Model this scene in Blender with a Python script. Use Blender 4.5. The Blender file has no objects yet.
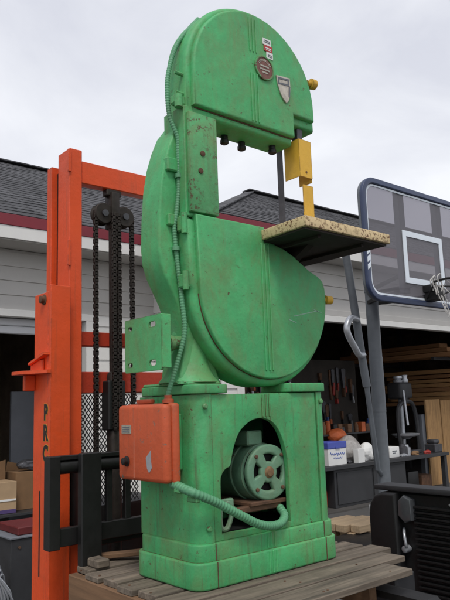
import bpy, bmesh, math, random
from mathutils import Vector, Matrix
random.seed(7)
R_ = math.radians
SC = bpy.context.scene
COL = SC.collection
G = -0.76                      # driveway level; z = 0 is the pallet's deck

# ------------------------------------------------------------------ materials
def mat(name):
    m = bpy.data.materials.new(name); m.use_nodes = True
    nt = m.node_tree; b = nt.nodes['Principled BSDF']
    return m, nt, b
def N(nt, t, **kw):
    n = nt.nodes.new(t)
    for k, v in kw.items():
        if k in n.inputs.keys() if isinstance(k, str) else False: n.inputs[k].default_value = v
        else: setattr(n, k, v)
    return n
def L(nt, a, b): nt.links.new(a, b)
def noise(nt, vec, scale, detail=5, rough=.6, dist=0):
    n = nt.nodes.new('ShaderNodeTexNoise')
    n.inputs['Scale'].default_value = scale; n.inputs['Detail'].default_value = detail
    n.inputs['Roughness'].default_value = rough; n.inputs['Distortion'].default_value = dist
    L(nt, vec, n.inputs['Vector']); return n.outputs['Fac']
def ramp(nt, fac, a, b, ca=(0, 0, 0, 1), cb=(1, 1, 1, 1)):
    n = nt.nodes.new('ShaderNodeValToRGB')
    n.color_ramp.elements[0].position = a; n.color_ramp.elements[1].position = b
    n.color_ramp.elements[0].color = ca; n.color_ramp.elements[1].color = cb
    L(nt, fac, n.inputs['Fac']); return n.outputs['Color']
def mix(nt, fac, a, b, bt='MIX'):
    n = nt.nodes.new('ShaderNodeMix'); n.data_type = 'RGBA'; n.blend_type = bt
    for s, v in ((n.inputs[0], fac), (n.inputs[6], a), (n.inputs[7], b)):
        if hasattr(v, 'links') or isinstance(v, bpy.types.NodeSocket): L(nt, v, s)
        elif isinstance(v, (int, float)): s.default_value = v
        else: s.default_value = (*v[:3], 1)
    return n.outputs[2]
def mth(nt, op, a, b=0.0):
    n = nt.nodes.new('ShaderNodeMath'); n.operation = op
    for s, v in ((n.inputs[0], a), (n.inputs[1], b)):
        if isinstance(v, bpy.types.NodeSocket): L(nt, v, s)
        else: s.default_value = v
    return n.outputs[0]
def coords(nt, scale=(1, 1, 1)):
    t = nt.nodes.new('ShaderNodeTexCoord'); m = nt.nodes.new('ShaderNodeMapping')
    m.inputs['Scale'].default_value = scale
    L(nt, t.outputs['Object'], m.inputs['Vector']); return m.outputs['Vector']
def bump(nt, b, h, strength=.2, dist=.002):
    n = nt.nodes.new('ShaderNodeBump'); n.inputs['Strength'].default_value = strength
    n.inputs['Distance'].default_value = dist
    L(nt, h, n.inputs['Height']); L(nt, n.outputs['Normal'], b.inputs['Normal'])

def paint(name, col, dark=.72, chip=(.10, .045, .02), chips=.66, rough=.55, edges=True, grime=(.09, .07, .035), gr=.45, streak=.0, film=.0, cs=26):
    m, nt, b = mat(name)
    v = coords(nt)
    c = mix(nt, ramp(nt, noise(nt, v, 3.2, 6, .65), .3, .72), tuple(x*dark for x in col), col)
    c = mix(nt, mth(nt, 'MULTIPLY', ramp(nt, noise(nt, v, 22, 4, .7), .5, .85), .35), c, tuple(min(1, x*1.22+.008) for x in col))
    g = ramp(nt, noise(nt, v, 1.7, 8, .72, .6), .52, .78)
    c = mix(nt, mth(nt, 'MULTIPLY', g, gr), c, grime)
    if streak:
        vs = coords(nt, (16, 16, .9))
        s = ramp(nt, noise(nt, vs, 2.2, 5, .6), .56, .76)
        c = mix(nt, mth(nt, 'MULTIPLY', s, streak), c, grime)
    if film:
        vf = coords(nt, (5, 5, 2.2))
        fm = ramp(nt, noise(nt, vf, 1.5, 9, .75, .8), .44, .74)
        c = mix(nt, mth(nt, 'MULTIPLY', fm, film), c, (.19, .15, .055))
        pk = ramp(nt, noise(nt, v, 95, 3, .6), .64, .70)
        c = mix(nt, mth(nt, 'MULTIPLY', pk, .28), c, (.09, .06, .025))
        ch = ramp(nt, noise(nt, v, 4.3, 7, .7, .3), .56, .8)
        c = mix(nt, mth(nt, 'MULTIPLY', ch, .42), c, (.21, .54, .29))
    k = ramp(nt, noise(nt, v, cs, 7, .74), chips, chips+.03)
    k2 = ramp(nt, noise(nt, v, 5, 3, .5), .38, .55)
    k = mth(nt, 'MULTIPLY', k, k2)
    if edges:
        bv = nt.nodes.new('ShaderNodeBevel'); bv.samples = 4; bv.inputs['Radius'].default_value = .006
        ge = nt.nodes.new('ShaderNodeNewGeometry')
        dp = nt.nodes.new('ShaderNodeVectorMath'); dp.operation = 'DOT_PRODUCT'
        L(nt, bv.outputs['Normal'], dp.inputs[0]); L(nt, ge.outputs['Normal'], dp.inputs[1])
        e = mth(nt, 'SUBTRACT', 1.0, dp.outputs['Value'])
        e = mth(nt, 'MULTIPLY', e, 9.0)
        e = mth(nt, 'MULTIPLY', e, ramp(nt, noise(nt, v, 30, 5, .7), .38, .60))
        n = nt.nodes.new('ShaderNodeClamp'); L(nt, e, n.inputs['Value'])
        k = mth(nt, 'MAXIMUM', k, mth(nt, 'MULTIPLY', n.outputs[0], .75))
    c = mix(nt, k, c, chip)
    L(nt, c, b.inputs['Base Color'])
    r = mth(nt, 'ADD', mth(nt, 'MULTIPLY', noise(nt, v, 9, 4), .25), rough-.1)
    L(nt, r, b.inputs['Roughness'])
    h = mth(nt, 'SUBTRACT', mth(nt, 'ADD', noise(nt, v, 75, 4), mth(nt, 'MULTIPLY', noise(nt, v, 9, 4), 3.0)), k)
    bump(nt, b, h, .45, .0022)
    return m
def plain(name, col, rough=.6, metal=0, var=.25, scale=8, bs=.15):
    m, nt, b = mat(name); v = coords(nt)
    f = noise(nt, v, scale, 6, .65)
    c = mix(nt, ramp(nt, f, .3, .75), tuple(x*(1-var) for x in col), tuple(min(1, x*(1+var*.6)) for x in col))
    L(nt, c, b.inputs['Base Color']); b.inputs['Metallic'].default_value = metal
    L(nt, mth(nt, 'ADD', mth(nt, 'MULTIPLY', noise(nt, v, scale*2, 3), .2), rough-.1), b.inputs['Roughness'])
    bump(nt, b, noise(nt, v, scale*8, 4), bs, .002)
    return m
def wood(name, col, axis=0, dark=.5, grime=.5):
    m, nt, b = mat(name)
    s = [28, 28, 28]; s[axis] = 1.6
    v = coords(nt, s); v0 = coords(nt)
    f = noise(nt, v, 1.3, 6, .65, .4)
    c = mix(nt, ramp(nt, f, .3, .7), tuple(x*dark for x in col), col)
    c = mix(nt, mth(nt, 'MULTIPLY', ramp(nt, noise(nt, v0, 4, 6, .7), .5, .75), grime), c, tuple(x*.35 for x in col))
    oi = nt.nodes.new('ShaderNodeObjectInfo')
    c = mix(nt, mth(nt, 'MULTIPLY', oi.outputs['Random'], .4), c, tuple(x*.55 for x in col))
    L(nt, c, b.inputs['Base Color']); b.inputs['Roughness'].default_value = .85
    bump(nt, b, f, .4, .003)
    return m

GREEN = (.082, .485, .168)
M = {}
M['green'] = paint('green_machine_paint', GREEN, dark=.66, chips=.635, cs=34, gr=.45, film=.62)
M['green_soft'] = paint('green_rib_paint', GREEN, dark=.66, chips=.70, gr=.42, edges=False, film=.55)
M['green_rusty'] = paint('green_paint_chipped', (.10, .41, .15), chips=.55, cs=48, gr=.8, film=.8, streak=.4)
M['green_base'] = paint('green_base_paint', (.076, .465, .162), dark=.58, chips=.625, cs=32, gr=.5, streak=.75, film=.55)
M['orange'] = paint('orange_mast_paint', (.80, .085, .014), dark=.85, chips=.69, chip=(.10, .03, .018), rough=.45, gr=.3, film=.0, streak=.35)
M['orange_red'] = paint('red_crossbar_paint', (.55, .05, .02), dark=.8, chips=.74, gr=.3)
M['switch'] = paint('red_orange_box_paint', (.60, .10, .03), dark=.74, chips=.60, chip=(.20, .15, .11), gr=.5, streak=.25)
M['yellow'] = paint('yellow_guard_paint', (.72, .42, .04), dark=.85, chips=.76, gr=.25)
M['cream'] = paint('worn_cream_paint', (.78, .60, .33), dark=.8, chips=.53, cs=75, chip=(.14, .06, .02), gr=.5, rough=.6)
M['iron'] = plain('dark_cast_iron', (.022, .014, .010), .75, .0, .5, 12)
M['steel'] = plain('dark_worn_steel', (.10, .10, .11), .5, .6, .4, 14)
M['black'] = plain('black_paint', (.009, .0088, .0085), .5, .0, .4, 10)
M['black2'] = plain('black_plastic', (.006, .006, .0065), .55, .0, .3, 30)
M['chain'] = plain('greasy_chain_steel', (.035, .027, .022), .55, .4, .5, 30)
M['rust'] = plain('rusty_metal', (.13, .065, .035), .85, 0, .5, 20)
M['brass'] = plain('rusty_yellow_hub', (.22, .13, .06), .7, 0, .5, 40)
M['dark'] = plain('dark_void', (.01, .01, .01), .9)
M['conduit'] = paint('green_conduit_paint', (.115, .35, .18), chips=.75, edges=False, gr=.5)
M['motor'] = paint('motor_paint', (.17, .35, .22), chips=.66, gr=.9, grime=(.20, .17, .11), film=.3)
M['grey_pole'] = plain('grey_pole_paint', (.13, .145, .16), .45, .0, .18, 12, .05)
M['frame_blue'] = plain('blue_grey_frame', (.038, .055, .115), .4, 0, .12, 10, .05)
M['white'] = plain('white_paint', (.80, .80, .80), .5, 0, .06, 6, .05)
M['line_white'] = plain('pale_blue_line', (.74, .80, .86), .5, 0, .05, 6, .02)
M['silver'] = plain('light_grey_metal', (.46, .48, .51), .35, .5, .2, 20)
M['siding'] = plain('grey_siding_paint', (.50, .485, .46), .7, 0, .08, 2.2, .1)
M['trim_white'] = plain('white_trim_paint', (.72, .71, .68), .6, 0, .08, 3, .08)
M['door_white'] = plain('garage_door_paint', (.60, .61, .63), .5, 0, .08, 3, .05)
M['fascia_red'] = plain('dark_red_fascia', (.20, .014, .026), .55, 0, .15, 3, .1)
M['interior'] = plain('unpainted_interior', (.30, .23, .17), .9, 0, .5, 2)
M['peg'] = plain('grimy_pegboard', (.045, .038, .032), .9, 0, .6, 3)
M['slab'] = plain('garage_slab', (.07, .065, .06), .9, 0, .3, 2)
M['cardboard'] = plain('cardboard', (.42, .29, .17), .9, 0, .12, 8)
M['cardboard_dark'] = plain('brown_cardboard', (.22, .125, .06), .9, 0, .2, 8)
M['paper'] = plain('white_paper', (.75, .75, .73), .8, 0, .05, 8)
M['blue_lid'] = plain('blue_lid', (.07, .10, .42), .5, 0, .1, 8)
M['purple'] = plain('purple_print', (.08, .05, .16), .7)
M['grey_panel'] = plain('grey_panel', (.15, .16, .18), .6, 0, .2, 3)
M['grey_cab'] = plain('dark_grey_cabinet', (.032, .033, .036), .6, 0, .3, 4)
M['plastic_bag'] = plain('crumpled_clear_plastic', (.40, .38, .36), .3, 0, .3, 18, .6)
M['orange_cloth'] = plain('orange_plastic', (.55, .12, .03), .6)
M['tag_yellow'] = plain('yellow_tag', (.75, .65, .05), .6)
M['red_dark'] = plain('dark_red_tray', (.12, .012, .012), .6)
M['red_tool'] = plain('red_tool_paint', (.35, .03, .02), .5)
M['blue_tool'] = plain('blue_tool_paint', (.04, .09, .25), .5)
M['plank'] = wood('weathered_plank', (.25, .20, .15), 0, .2, 1.0)
M['stringer'] = wood('brown_stringer', (.26, .145, .075), 1, .5, .5)
M['lumber'] = wood('stacked_lumber', (.46, .25, .115), 0, .55, .45)
M['lumber_dark'] = wood('old_lumber', (.22, .115, .06), 0, .5, .5)
M['lumber_y'] = wood('stacked_lumber_lengthwise', (.66, .36, .15), 1, .5, .4)
M['lumber_dark_y'] = wood('old_lumber_lengthwise', (.44, .22, .095), 1, .5, .5)
M['ply'] = wood('plywood', (.52, .30, .125), 2, .42, .75)
M['firewood'] = wood('split_wood', (.60, .44, .27), 0, .6, .3)
M['concrete'] = plain('concrete_drive', (.085, .083, .08), .9, 0, .25, 1.3, .3)
M['label_metal'] = plain('label_plate', (.42, .40, .33), .4, .3, .3, 60)
M['plate_red'] = plain('red_brown_plate', (.20, .085, .065), .55, .2, .4, 50)
M['sticker_red'] = plain('sticker_red', (.50, .05, .05), .6)
M['ink'] = plain('ink_grey', (.14, .15, .17), .7)
M['ink_blue'] = plain('ink_blue', (.08, .14, .45), .7)
M['badge'] = plain('badge_cream', (.55, .50, .42), .35, .4, .35, 30)
M['letter'] = plain('letter_black', (.02, .014, .012), .6)
M['letter_edge'] = plain('letter_yellow', (.55, .30, .03), .6)
M['lens'] = plain('smoked_lens', (.07, .075, .08), .18, 0, .2, 20, .05)
M['net'] = plain('white_net', (.65, .63, .60), .8)
M['scratch'] = plain('pale_scratch', (.30, .50, .36), .7, 0, .3, 60)
# backboard sheet
m, nt, b = mat('tinted_backboard'); M['glass'] = m
b.inputs['Base Color'].default_value = (.29, .28, .30, 1); b.inputs['Roughness'].default_value = .12
tr = nt.nodes.new('ShaderNodeBsdfTransparent'); tr.inputs['Color'].default_value = (.70, .69, .73, 1)
ms = nt.nodes.new('ShaderNodeMixShader'); ms.inputs[0].default_value = .36
L(nt, tr.outputs[0], ms.inputs[1]); L(nt, b.outputs[0], ms.inputs[2])
L(nt, ms.outputs[0], nt.nodes['Material Output'].inputs['Surface'])
# shingles
m, nt, b = mat('dark_shingles'); M['shingle'] = m
v = coords(nt)
w = nt.nodes.new('ShaderNodeTexVoronoi'); w.inputs['Scale'].default_value = 1.0
mp = nt.nodes.new('ShaderNodeMapping'); mp.inputs['Scale'].default_value = (5.5, 6.5, 0); L(nt, v, mp.inputs['Vector'])
L(nt, mp.outputs[0], w.inputs['Vector'])
c = mix(nt, w.outputs['Color'], (.030, .031, .036), (.135, .135, .148))
c = mix(nt, ramp(nt, noise(nt, v, 60, 3), .35, .7), c, tuple([.045]*3))
L(nt, c, b.inputs['Base Color']); b.inputs['Roughness'].default_value = .95
bump(nt, b, noise(nt, v, 90, 3), .5, .006)

# ------------------------------------------------------------------ builders
ORG = {}
def root(name, loc, label, cat, group=None):
    o = bpy.data.objects.new(name, None); COL.objects.link(o)
    o.location = loc; o.empty_display_size = .1
    o['label'] = label; o['category'] = cat
    if group: o['group'] = group
    ORG[o] = Vector(loc); return o
class MB:
    """collects shapes in world metres and links them as one mesh object"""
    def __init__(s): s.bm = bmesh.new()
    def box(s, x0, x1, y0, y1, z0, z1, bev=0, seg=1, rot=None):
        c = Vector(((x0+x1)/2, (y0+y1)/2, (z0+z1)/2))
        mm = Matrix.Translation(c) @ (rot.to_4x4() if rot else Matrix()) @ Matrix.Diagonal((x1-x0, y1-y0, z1-z0, 1))
        t = bmesh.new(); bmesh.ops.create_cube(t, size=1, matrix=mm)
        if bev: bmesh.ops.bevel(t, geom=t.edges[:], offset=bev, segments=seg, affect='EDGES', profile=.5)
        s.add(t); return s
    def add(s, t):
        me = bpy.data.meshes.new('t'); t.to_mesh(me); t.free(); s.bm.from_mesh(me); bpy.data.meshes.remove(me)
    def mesh(s, me, mx=None):
        if mx: me.transform(mx)
        s.bm.from_mesh(me); bpy.data.meshes.remove(me)
    def tube(s, pts, r, seg=10, smooth=True, corr=0, pitch=.012, caps=True):
        P = [Vector(p) for p in pts]
        if smooth and len(P) > 2: P = spline(P)
        if corr:
            P = resample(P, pitch/5)
        rs = [r*(1+corr*math.cos(2*math.pi*i/5)) for i in range(len(P))] if corr else ([r]*len(P) if not isinstance(r, (list, tuple)) else r)
        up = None; rings = []
        for i, p in enumerate(P):
            t = (P[min(i+1, len(P)-1)]-P[max(i-1, 0)]).normalized()
            if up is None: up = t.orthogonal().normalized()
            up = (up - t*up.dot(t)).normalized(); sd = t.cross(up)
            rings.append([s.bm.verts.new(p+(up*math.cos(a)+sd*math.sin(a))*rs[i]) for a in [2*math.pi*k/seg for k in range(seg)]])
        for a, b in zip(rings, rings[1:]):
            for k in range(seg): s.bm.faces.new((a[k], a[(k+1) % seg], b[(k+1) % seg], b[k]))
        if caps:
            s.bm.faces.new(rings[0][::-1]); s.bm.faces.new(rings[-1])
        return s
    def lathe(s, c, axis, prof, seg=32):
        """prof: list of (distance along axis, radius)"""
        ax = Vector(axis).normalized(); u = ax.orthogonal().normalized(); w = ax.cross(u); c = Vector(c); rings = []
        for d, r in prof:
            rings.append([s.bm.verts.new(c+ax*d+(u*math.cos(2*math.pi*k/seg)+w*math.sin(2*math.pi*k/seg))*max(r, 1e-4)) for k in range(seg)])
        for a, b in zip(rings, rings[1:]):
            for k in range(seg): s.bm.faces.new((a[k], a[(k+1) % seg], b[(k+1) % seg], b[k]))
        s.bm.faces.new(rings[0][::-1]); s.bm.faces.new(rings[-1]); return s
    def bar(s, a, b, w, h, up=(0, 0, 1), bev=0):
        a, b = Vector(a), Vector(b); d = b-a; z = d.normalized(); u = Vector(up)
        x = u.cross(z)
        if x.length < 1e-4: x = Vector((1, 0, 0)).cross(z)
        x.normalize(); y = z.cross(x)
        mm = Matrix.Translation((a+b)/2) @ Matrix((x, y, z)).transposed().to_4x4() @ Matrix.Diagonal((w, h, d.length, 1))
        t = bmesh.new(); bmesh.ops.create_cube(t, size=1, matrix=mm)
        if bev: bmesh.ops.bevel(t, geom=t.edges[:], offset=bev, segments=1, affect='EDGES')
        s.add(t); return s
    def poly(s, pts):
        s.bm.faces.new([s.bm.verts.new(p) for p in pts]); return s
    def split(s, name, m, parent, angle=35):
        """every separate piece becomes an object of its own"""
        left = set(s.bm.verts); out = []
        while left:
            st = [left.pop()]; isl = set(st)
            while st:
                for e in st.pop().link_edges:
                    for v in e.verts:
                        if v in left: left.discard(v); isl.add(v); st.append(v)
            n = MB(); mp = {v: n.bm.verts.new(v.co) for v in isl}
            for f in {f for v in isl for f in v.link_faces}: n.bm.faces.new([mp[v] for v in f.verts])
            out.append(n.build(name, m, parent, angle))
        s.bm.free(); return out
    def build(s, name, m, parent=None, angle=35, label=None):
        bmesh.ops.recalc_face_normals(s.bm, faces=s.bm.faces)
        if parent is None:
            xs = [v.co for v in s.bm.verts]
            org = Vector((sum(v.x for v in xs)/len(xs), sum(v.y for v in xs)/len(xs), min(v.z for v in xs)))
        else: org = ORG[parent]
        bmesh.ops.translate(s.bm, verts=s.bm.verts, vec=-org)
        me = bpy.data.meshes.new(name); s.bm.to_mesh(me); s.bm.free()
        me.polygons.foreach_set('use_smooth', [True]*len(me.polygons))
        me.set_sharp_from_angle(angle=R_(angle))
        mm = m if isinstance(m, (list, tuple)) else [m]
        for k in mm: me.materials.append(M[k])
        o = bpy.data.objects.new(name, me); COL.objects.link(o)
        if parent is None: o.location = org
        else: o.parent = parent
        ORG[o] = org
        if label: o['label'] = label
        return o
def tag(o, label=None, cat=None, group=None, kind=None):
    for k, v in (('label', label), ('category', cat), ('group', group), ('kind', kind)):
        if v: o[k] = v
    return o
def spline(P, n=8):
    out = []
    for i in range(len(P)-1):
        p0 = P[max(i-1, 0)]; p1 = P[i]; p2 = P[i+1]; p3 = P[min(i+2, len(P)-1)]
        for k in range(n):
            t = k/n
            out.append(.5*((2*p1)+(p2-p0)*t+(2*p0-5*p1+4*p2-p3)*t*t+(3*p1-p0-3*p2+p3)*t**3))
    out.append(P[-1]); return out
def resample(P, step):
    out = [P[0]]; acc = 0
    for a, b in zip(P, P[1:]):
        d = (b-a).length; s = step-acc
        while s <= d:
            out.append(a.lerp(b, s/d)); s += step
        acc = d-(s-step)
    return out
def prism_mesh(loops, depth, bev=0, res=2):
    cu = bpy.data.curves.new('c', 'CURVE'); cu.dimensions = '2D'; cu.fill_mode = 'BOTH'
    for lp in loops:
        sp = cu.splines.new('POLY'); sp.points.add(len(lp)-1); sp.use_cyclic_u = True
        for p, q in zip(sp.points, lp): p.co = (q[0], q[1], 0, 1)
    cu.extrude = depth/2-bev; cu.bevel_depth = bev; cu.bevel_resolution = res; cu.offset = -bev
    o = bpy.data.objects.new('c', cu); COL.objects.link(o)
    dg = bpy.context.evaluated_depsgraph_get(); dg.update()
    me = bpy.data.meshes.new_from_object(o.evaluated_get(dg))
    bpy.data.objects.remove(o); bpy.data.curves.remove(cu)
    b = bmesh.new(); b.from_mesh(me); bmesh.ops.remove_doubles(b, verts=b.verts, dist=1e-5); b.to_mesh(me); b.free()
    me.materials.clear()
    return me
def xz(loops, y0, y1, bev=0, res=2):
    """prism with its outline in the x-z plane, from y0 to y1"""
    me = prism_mesh(loops, y1-y0, bev, res)
    return me, Matrix(((1, 0, 0, 0), (0, 0, -1, (y0+y1)/2), (0, 1, 0, 0), (0, 0, 0, 1)))
def xy(loops, z0, z1, bev=0, res=2):
    me = prism_mesh(loops, z1-z0, bev, res)
    return me, Matrix.Translation((0, 0, (z0+z1)/2))
def yz(loops, x0, x1, bev=0, res=2):
    me = prism_mesh(loops, x1-x0, bev, res)
    return me, Matrix(((0, 0, 1, (x0+x1)/2), (1, 0, 0, 0), (0, 1, 0, 0), (0, 0, 0, 1)))
def arc(cx, cz, r, a0, a1, n=24):
    return [(cx+r*math.cos(R_(a0+(a1-a0)*i/n)), cz+r*math.sin(R_(a0+(a1-a0)*i/n))) for i in range(n+1)]
def rrect(x0, x1, y0, y1, r, n=6):
    return (arc(x1-r, y1-r, r, 0, 90, n)+arc(x0+r, y1-r, r, 90, 180, n)+arc(x0+r, y0+r, r, 180, 270, n)+arc(x1-r, y0+r, r, 270, 360, n))
def text_mesh(s, size, depth, bold=0):
    cu = bpy.data.curves.new('t', 'FONT'); cu.body = s; cu.size = size; cu.extrude = depth/2; cu.align_x = 'CENTER'; cu.offset = bold
    o = bpy.data.objects.new('t', cu); COL.objects.link(o)
    dg = bpy.context.evaluated_depsgraph_get(); dg.update()
    me = bpy.data.meshes.new_from_object(o.evaluated_get(dg)); bpy.data.objects.remove(o); bpy.data.curves.remove(cu)
    me.materials.clear(); return me

# ------------------------------------------------------------------ setting
o = MB().poly([(-150, -150, G), (150, -150, G), (150, 150, G), (-150, 150, G)]).build('ground', 'concrete'); tag(o, kind='structure')

# ------------------------------------------------------------------ bandsaw
saw = root('bandsaw', (.29, .2, 0), 'tall green cast iron bandsaw with rounded wheel covers standing on the wooden pallet', 'bandsaw')
# -- pedestal
def plan(e, D0, D1, r):      # rounded plan outline grown by e round the body (-.072..-.655)
    return rrect(-.072-e, .655+e, D0-e, D1+e, r)
ped = MB()
# body: C-shaped plan open at the front for the access panel
outer = rrect(-.072, .655, .016, .405, .055, 8)
inner = rrect(-.05, .633, .06, .385, .03, 4)
hole_front = [(-.008, -.1), (.591, -.1), (.591, .2), (-.008, .2)]
# corner posts + walls as separate solids that meet
ped.mesh(*xy([[(-.002, .018)]+[(x, y) for x, y in arc(-.072+.06, .016+.06, .06, 270, 180, 8)]+[(-.072, .405), (.655, .405)]+[(x, y) for x, y in arc(.655-.06, .016+.06, .06, 360, 270, 8)]+[(.585, .018), (.585, .05), (.63, .07), (.63, .385), (-.047, .385), (-.047, .07), (-.002, .05)]], .158, .70, 0))
for sx in (0,): pass
base = ped.build('base', 'green_base', saw)
# plinth steps
pl = MB()
pl.mesh(*xy([rrect(-.097, .680, .004, .430, .06, 8)], 0, .095, .008))
pl.mesh(*xy([rrect(-.085, .668, .012, .418, .055, 8)], .09, .158, .007))
pl.build('plinth', 'green_base', saw)
# front panel with the motor opening
P_out = [(.001, .158), (.582, .158), (.582, .699), (.001, .699)]
hole_ctl = [(.037, .181), (.037, .36), (.044, .395), (.062, .415), (.088, .428), (.1, .47), (.12, .52), (.15, .56), (.2, .59), (.25, .6), (.3, .592), (.34, .565), (.37, .52), (.39, .46), (.4, .39), (.4, .181)]
sp_ = [Vector((x, 0, z)) for x, z in hole_ctl]
hole = [(p.x, p.z) for p in spline(sp_, 5)]
fp = MB(); fp.mesh(*xz([P_out, hole], .022, .046, .003))
for x in (.268, .287, .306): fp.bar((x, .021, .603), (x, .021, .697), .010, .007, bev=.003)
panel = fp.build('front_panel', 'green_base', base)
pr = MB()
for x in (.258, .277, .296):
    pr.bar((x, .0035, .005), (x, .0035, .09), .006, .006, bev=.002); pr.bar((x, .0115, .1), (x, .0115, .155), .006, .006, bev=.002)
pr.split('rib', 'green_soft', base)
# seams between panel and corner post on the plinth
se = MB()
for x in (-.004, .586):
    se.bar((x, .0035, .002), (x, .0035, .093), .004, .003); se.bar((x, .0115, .097), (x, .0115, .156), .004, .003)
se.split('seam', 'rust', base)
# cap pieces
cp = MB()
cp.mesh(*xy([rrect(-.082, .098, .008, .41, .05, 6)], .702, .738, .005))
cp.mesh(*xy([rrect(.402, .662, .008, .20, .05, 6)], .702, .74, .005))
cp.box(.11, .41, .050, .30, .685, .6995)
cp.split('cap', 'green_base', base)
bl = MB()
for x, z in ((-.035, .655), (.61, .66), (-.03, .21)):
    bl.lathe((x, .012, z), (0, -1, 0), [(-.004, .011), (.002, .011), (.006, .007)], 10)
bl.split('bolt', 'green_rusty', base)
# -- rear C-frame
fr_out = [(.02, 1.86), (-.04, 1.83), (-.085, 1.77), (-.115, 1.70), (-.14, 1.62), (-.158, 1.52), (-.168, 1.40), (-.172, 1.28), (-.166, 1.22), (-.148, 1.165), (-.118, 1.11), (-.088, 1.055), (-.068, .99), (-.058, .92), (-.062, .87), (-.072, .825), (-.08, .785), (-.085, .74), (.125, .74), (.11, .77), (.095, .81), (.085, .86), (.09, 1.0), (.12, 1.1), (.075, 1.3), (.07, 1.86)]
f = MB(); f.mesh(*xz([fr_out], .10, .235, .011, 3))
fr = f.build('frame', 'green', saw, 50)
f = MB()
for z, w in ((1.615, .028), (1.385, .024)):
    f.box(-.135, -.075, .082, .115, z-w, z+w, .005)
f.lathe((-.08, .10, .741), (0, 0, 1), [(0, .016), (.012, .016), (.018, .008)], 10)
f.split('lug', 'green', fr)
# foot flare of the frame
f = MB()
for (x0, x1, z0, z1, y0, y1) in ((-.075, .085, .735, .750, .06, .38),): f.box(x0, x1, y0, y1, z0, z1, .006)
f.build('foot', 'green_base', fr)
f = MB(); f.lathe((.008, .17, .748), (0, 0, 1), [(0, .122), (.008, .118), (.022, .106), (.045, .094), (.08, .084), (.13, .077), (.20, .071), (.30, .062)], 32)
f.build('neck', 'green', fr)
# -- column
c_ = MB(); c_.box(-.082, .069, .038, .18, 1.395, 1.86, .004)
cl = c_.build('column', 'green', saw)
c_ = MB(); c_.box(-.072, .072, .018, .040, 1.412, 1.83, .006, 2)
cpn = c_.build('column_cover', 'green_rusty', cl)
c_ = MB()
for x, z in ((-.008, 1.66), (-.02, 1.585)): c_.lathe((x, .018, z), (0, -1, 0), [(-.002, .012), (.004, .012), (.006, .006)], 12)
c_.split('bolt', 'rust', cpn)
# -- lower wheel casing
CX, CZ, RL = .325, 1.12, .362
low_door = [(-.045, 1.12), (-.052, 1.404)][::-1]
low = [(-.05, 1.404), (.318, 1.404), (.322, 1.342), (.37, 1.337), (.43, 1.322), (.49, 1.297), (.54, 1.268), (.59, 1.24), (.64, 1.222), (.672, 1.2), (.684, 1.17)]
low += arc(CX, CZ, RL, 4, -180, 44)
def scale_loop(lp, cx, cz, k): return [(cx+(x-cx)*k, cz+(z-cz)*k) for x, z in lp]
b_ = MB()
shell = [(-.083, 1.395), (.316, 1.395), (.322, 1.335), (.43, 1.315), (.54, 1.262), (.64, 1.215), (.70, 1.17)]+arc(CX, CZ, .392, 3, -178, 44)+[(-.083, 1.12)]
b_.mesh(*xz([shell], .036, .185, .028, 4))
lc = b_.build('lower_wheel_casing', 'green', saw, 50)
b_ = MB()
b_.mesh(*xz([low], .016, .050, .007, 3))
ld = b_.build('door', 'green', lc, 50)
sm = [(.325+.3643*math.cos(R_(q)), 1.12+.3643*math.sin(R_(q))) for q in range(-15, -176, -4)]
b_ = MB(); b_.mesh(*xz([sm+[(.325+.355*math.cos(R_(q)), 1.12+.355*math.sin(R_(q))) for q in range(-175, -14, 4)]], .0315, .0365)); b_.build('seam', 'rust', lc)
b_ = MB()
for x in (.292, .312, .332): b_.bar((x, .0155, .79), (x, .0155, 1.33), .011, .006, bev=.0028)
b_.split('rib', 'green_soft', ld)
b_ = MB()
for z0, z1 in ((1.335, 1.398), (1.11, 1.165)):
    b_.box(-.098, -.06, .045, .085, z0, z1, .006); b_.tube([(-.088, .045, z0-.01), (-.088, .045, z1+.01)], .012, 10, False)
b_.split('hinge', 'green', lc)
b_ = MB()
b_.bar((.47, .0157, 1.028), (.63, .0157, 1.062), .004, .0012, up=(0, 1, 0)); b_.bar((.44, .0157, 1.012), (.485, .0157, 1.000), .004, .0012, up=(0, 1, 0)); b_.bar((.60, .0157, 1.066), (.655, .0157, 1.052), .003, .0012, up=(0, 1, 0))
b_.split('scratch', 'scratch', ld)
b_ = MB(); b_.lathe((.683, .033, 1.119), (1, -.15, 0), [(0, .012), (.012, .012), (.014, .021), (.05, .019), (.054, .014)], 16)
b_.build('knob', 'yellow', ld)
# -- upper wheel casing
UX, UZ, RU = .315, 2.03, .352
up = arc(UX, UZ, RU+.008, 0, 180, 44)+[(-.046, 1.862), (.538, 1.862), (.538, 1.972), (.676, 1.972)]
shell = arc(UX, UZ, .384, 0, 180, 44)+[(-.068, 1.835), (.545, 1.832), (.545, 1.935), (.700, 1.935)]
u_ = MB(); u_.mesh(*xz([shell], .036, .185, .022, 4))
uc = u_.build('upper_wheel_casing', 'green', saw, 50)
u_ = MB(); u_.mesh(*xz([up], .012, .050, .012, 4))
ud = u_.build('door', 'green', uc, 50)
u_ = MB(); u_.mesh(*xz([[(-.03, 1.8645), (.5375, 1.8645), (.5375, 1.857), (-.03, 1.857)]], .0315, .0365)); u_.build('seam', 'rust', uc)
u_ = MB()
for x in (.272, .291, .310):
    u_.bar((x, .0115, 1.87), (x, .0115, 2.10), .011, .006, bev=.0028)
    u_.bar((x, .0115, 2.20), (x, .0115, 2.365), .011, .006, bev=.0028)
u_.split('rib', 'green_soft', ud)
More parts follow.
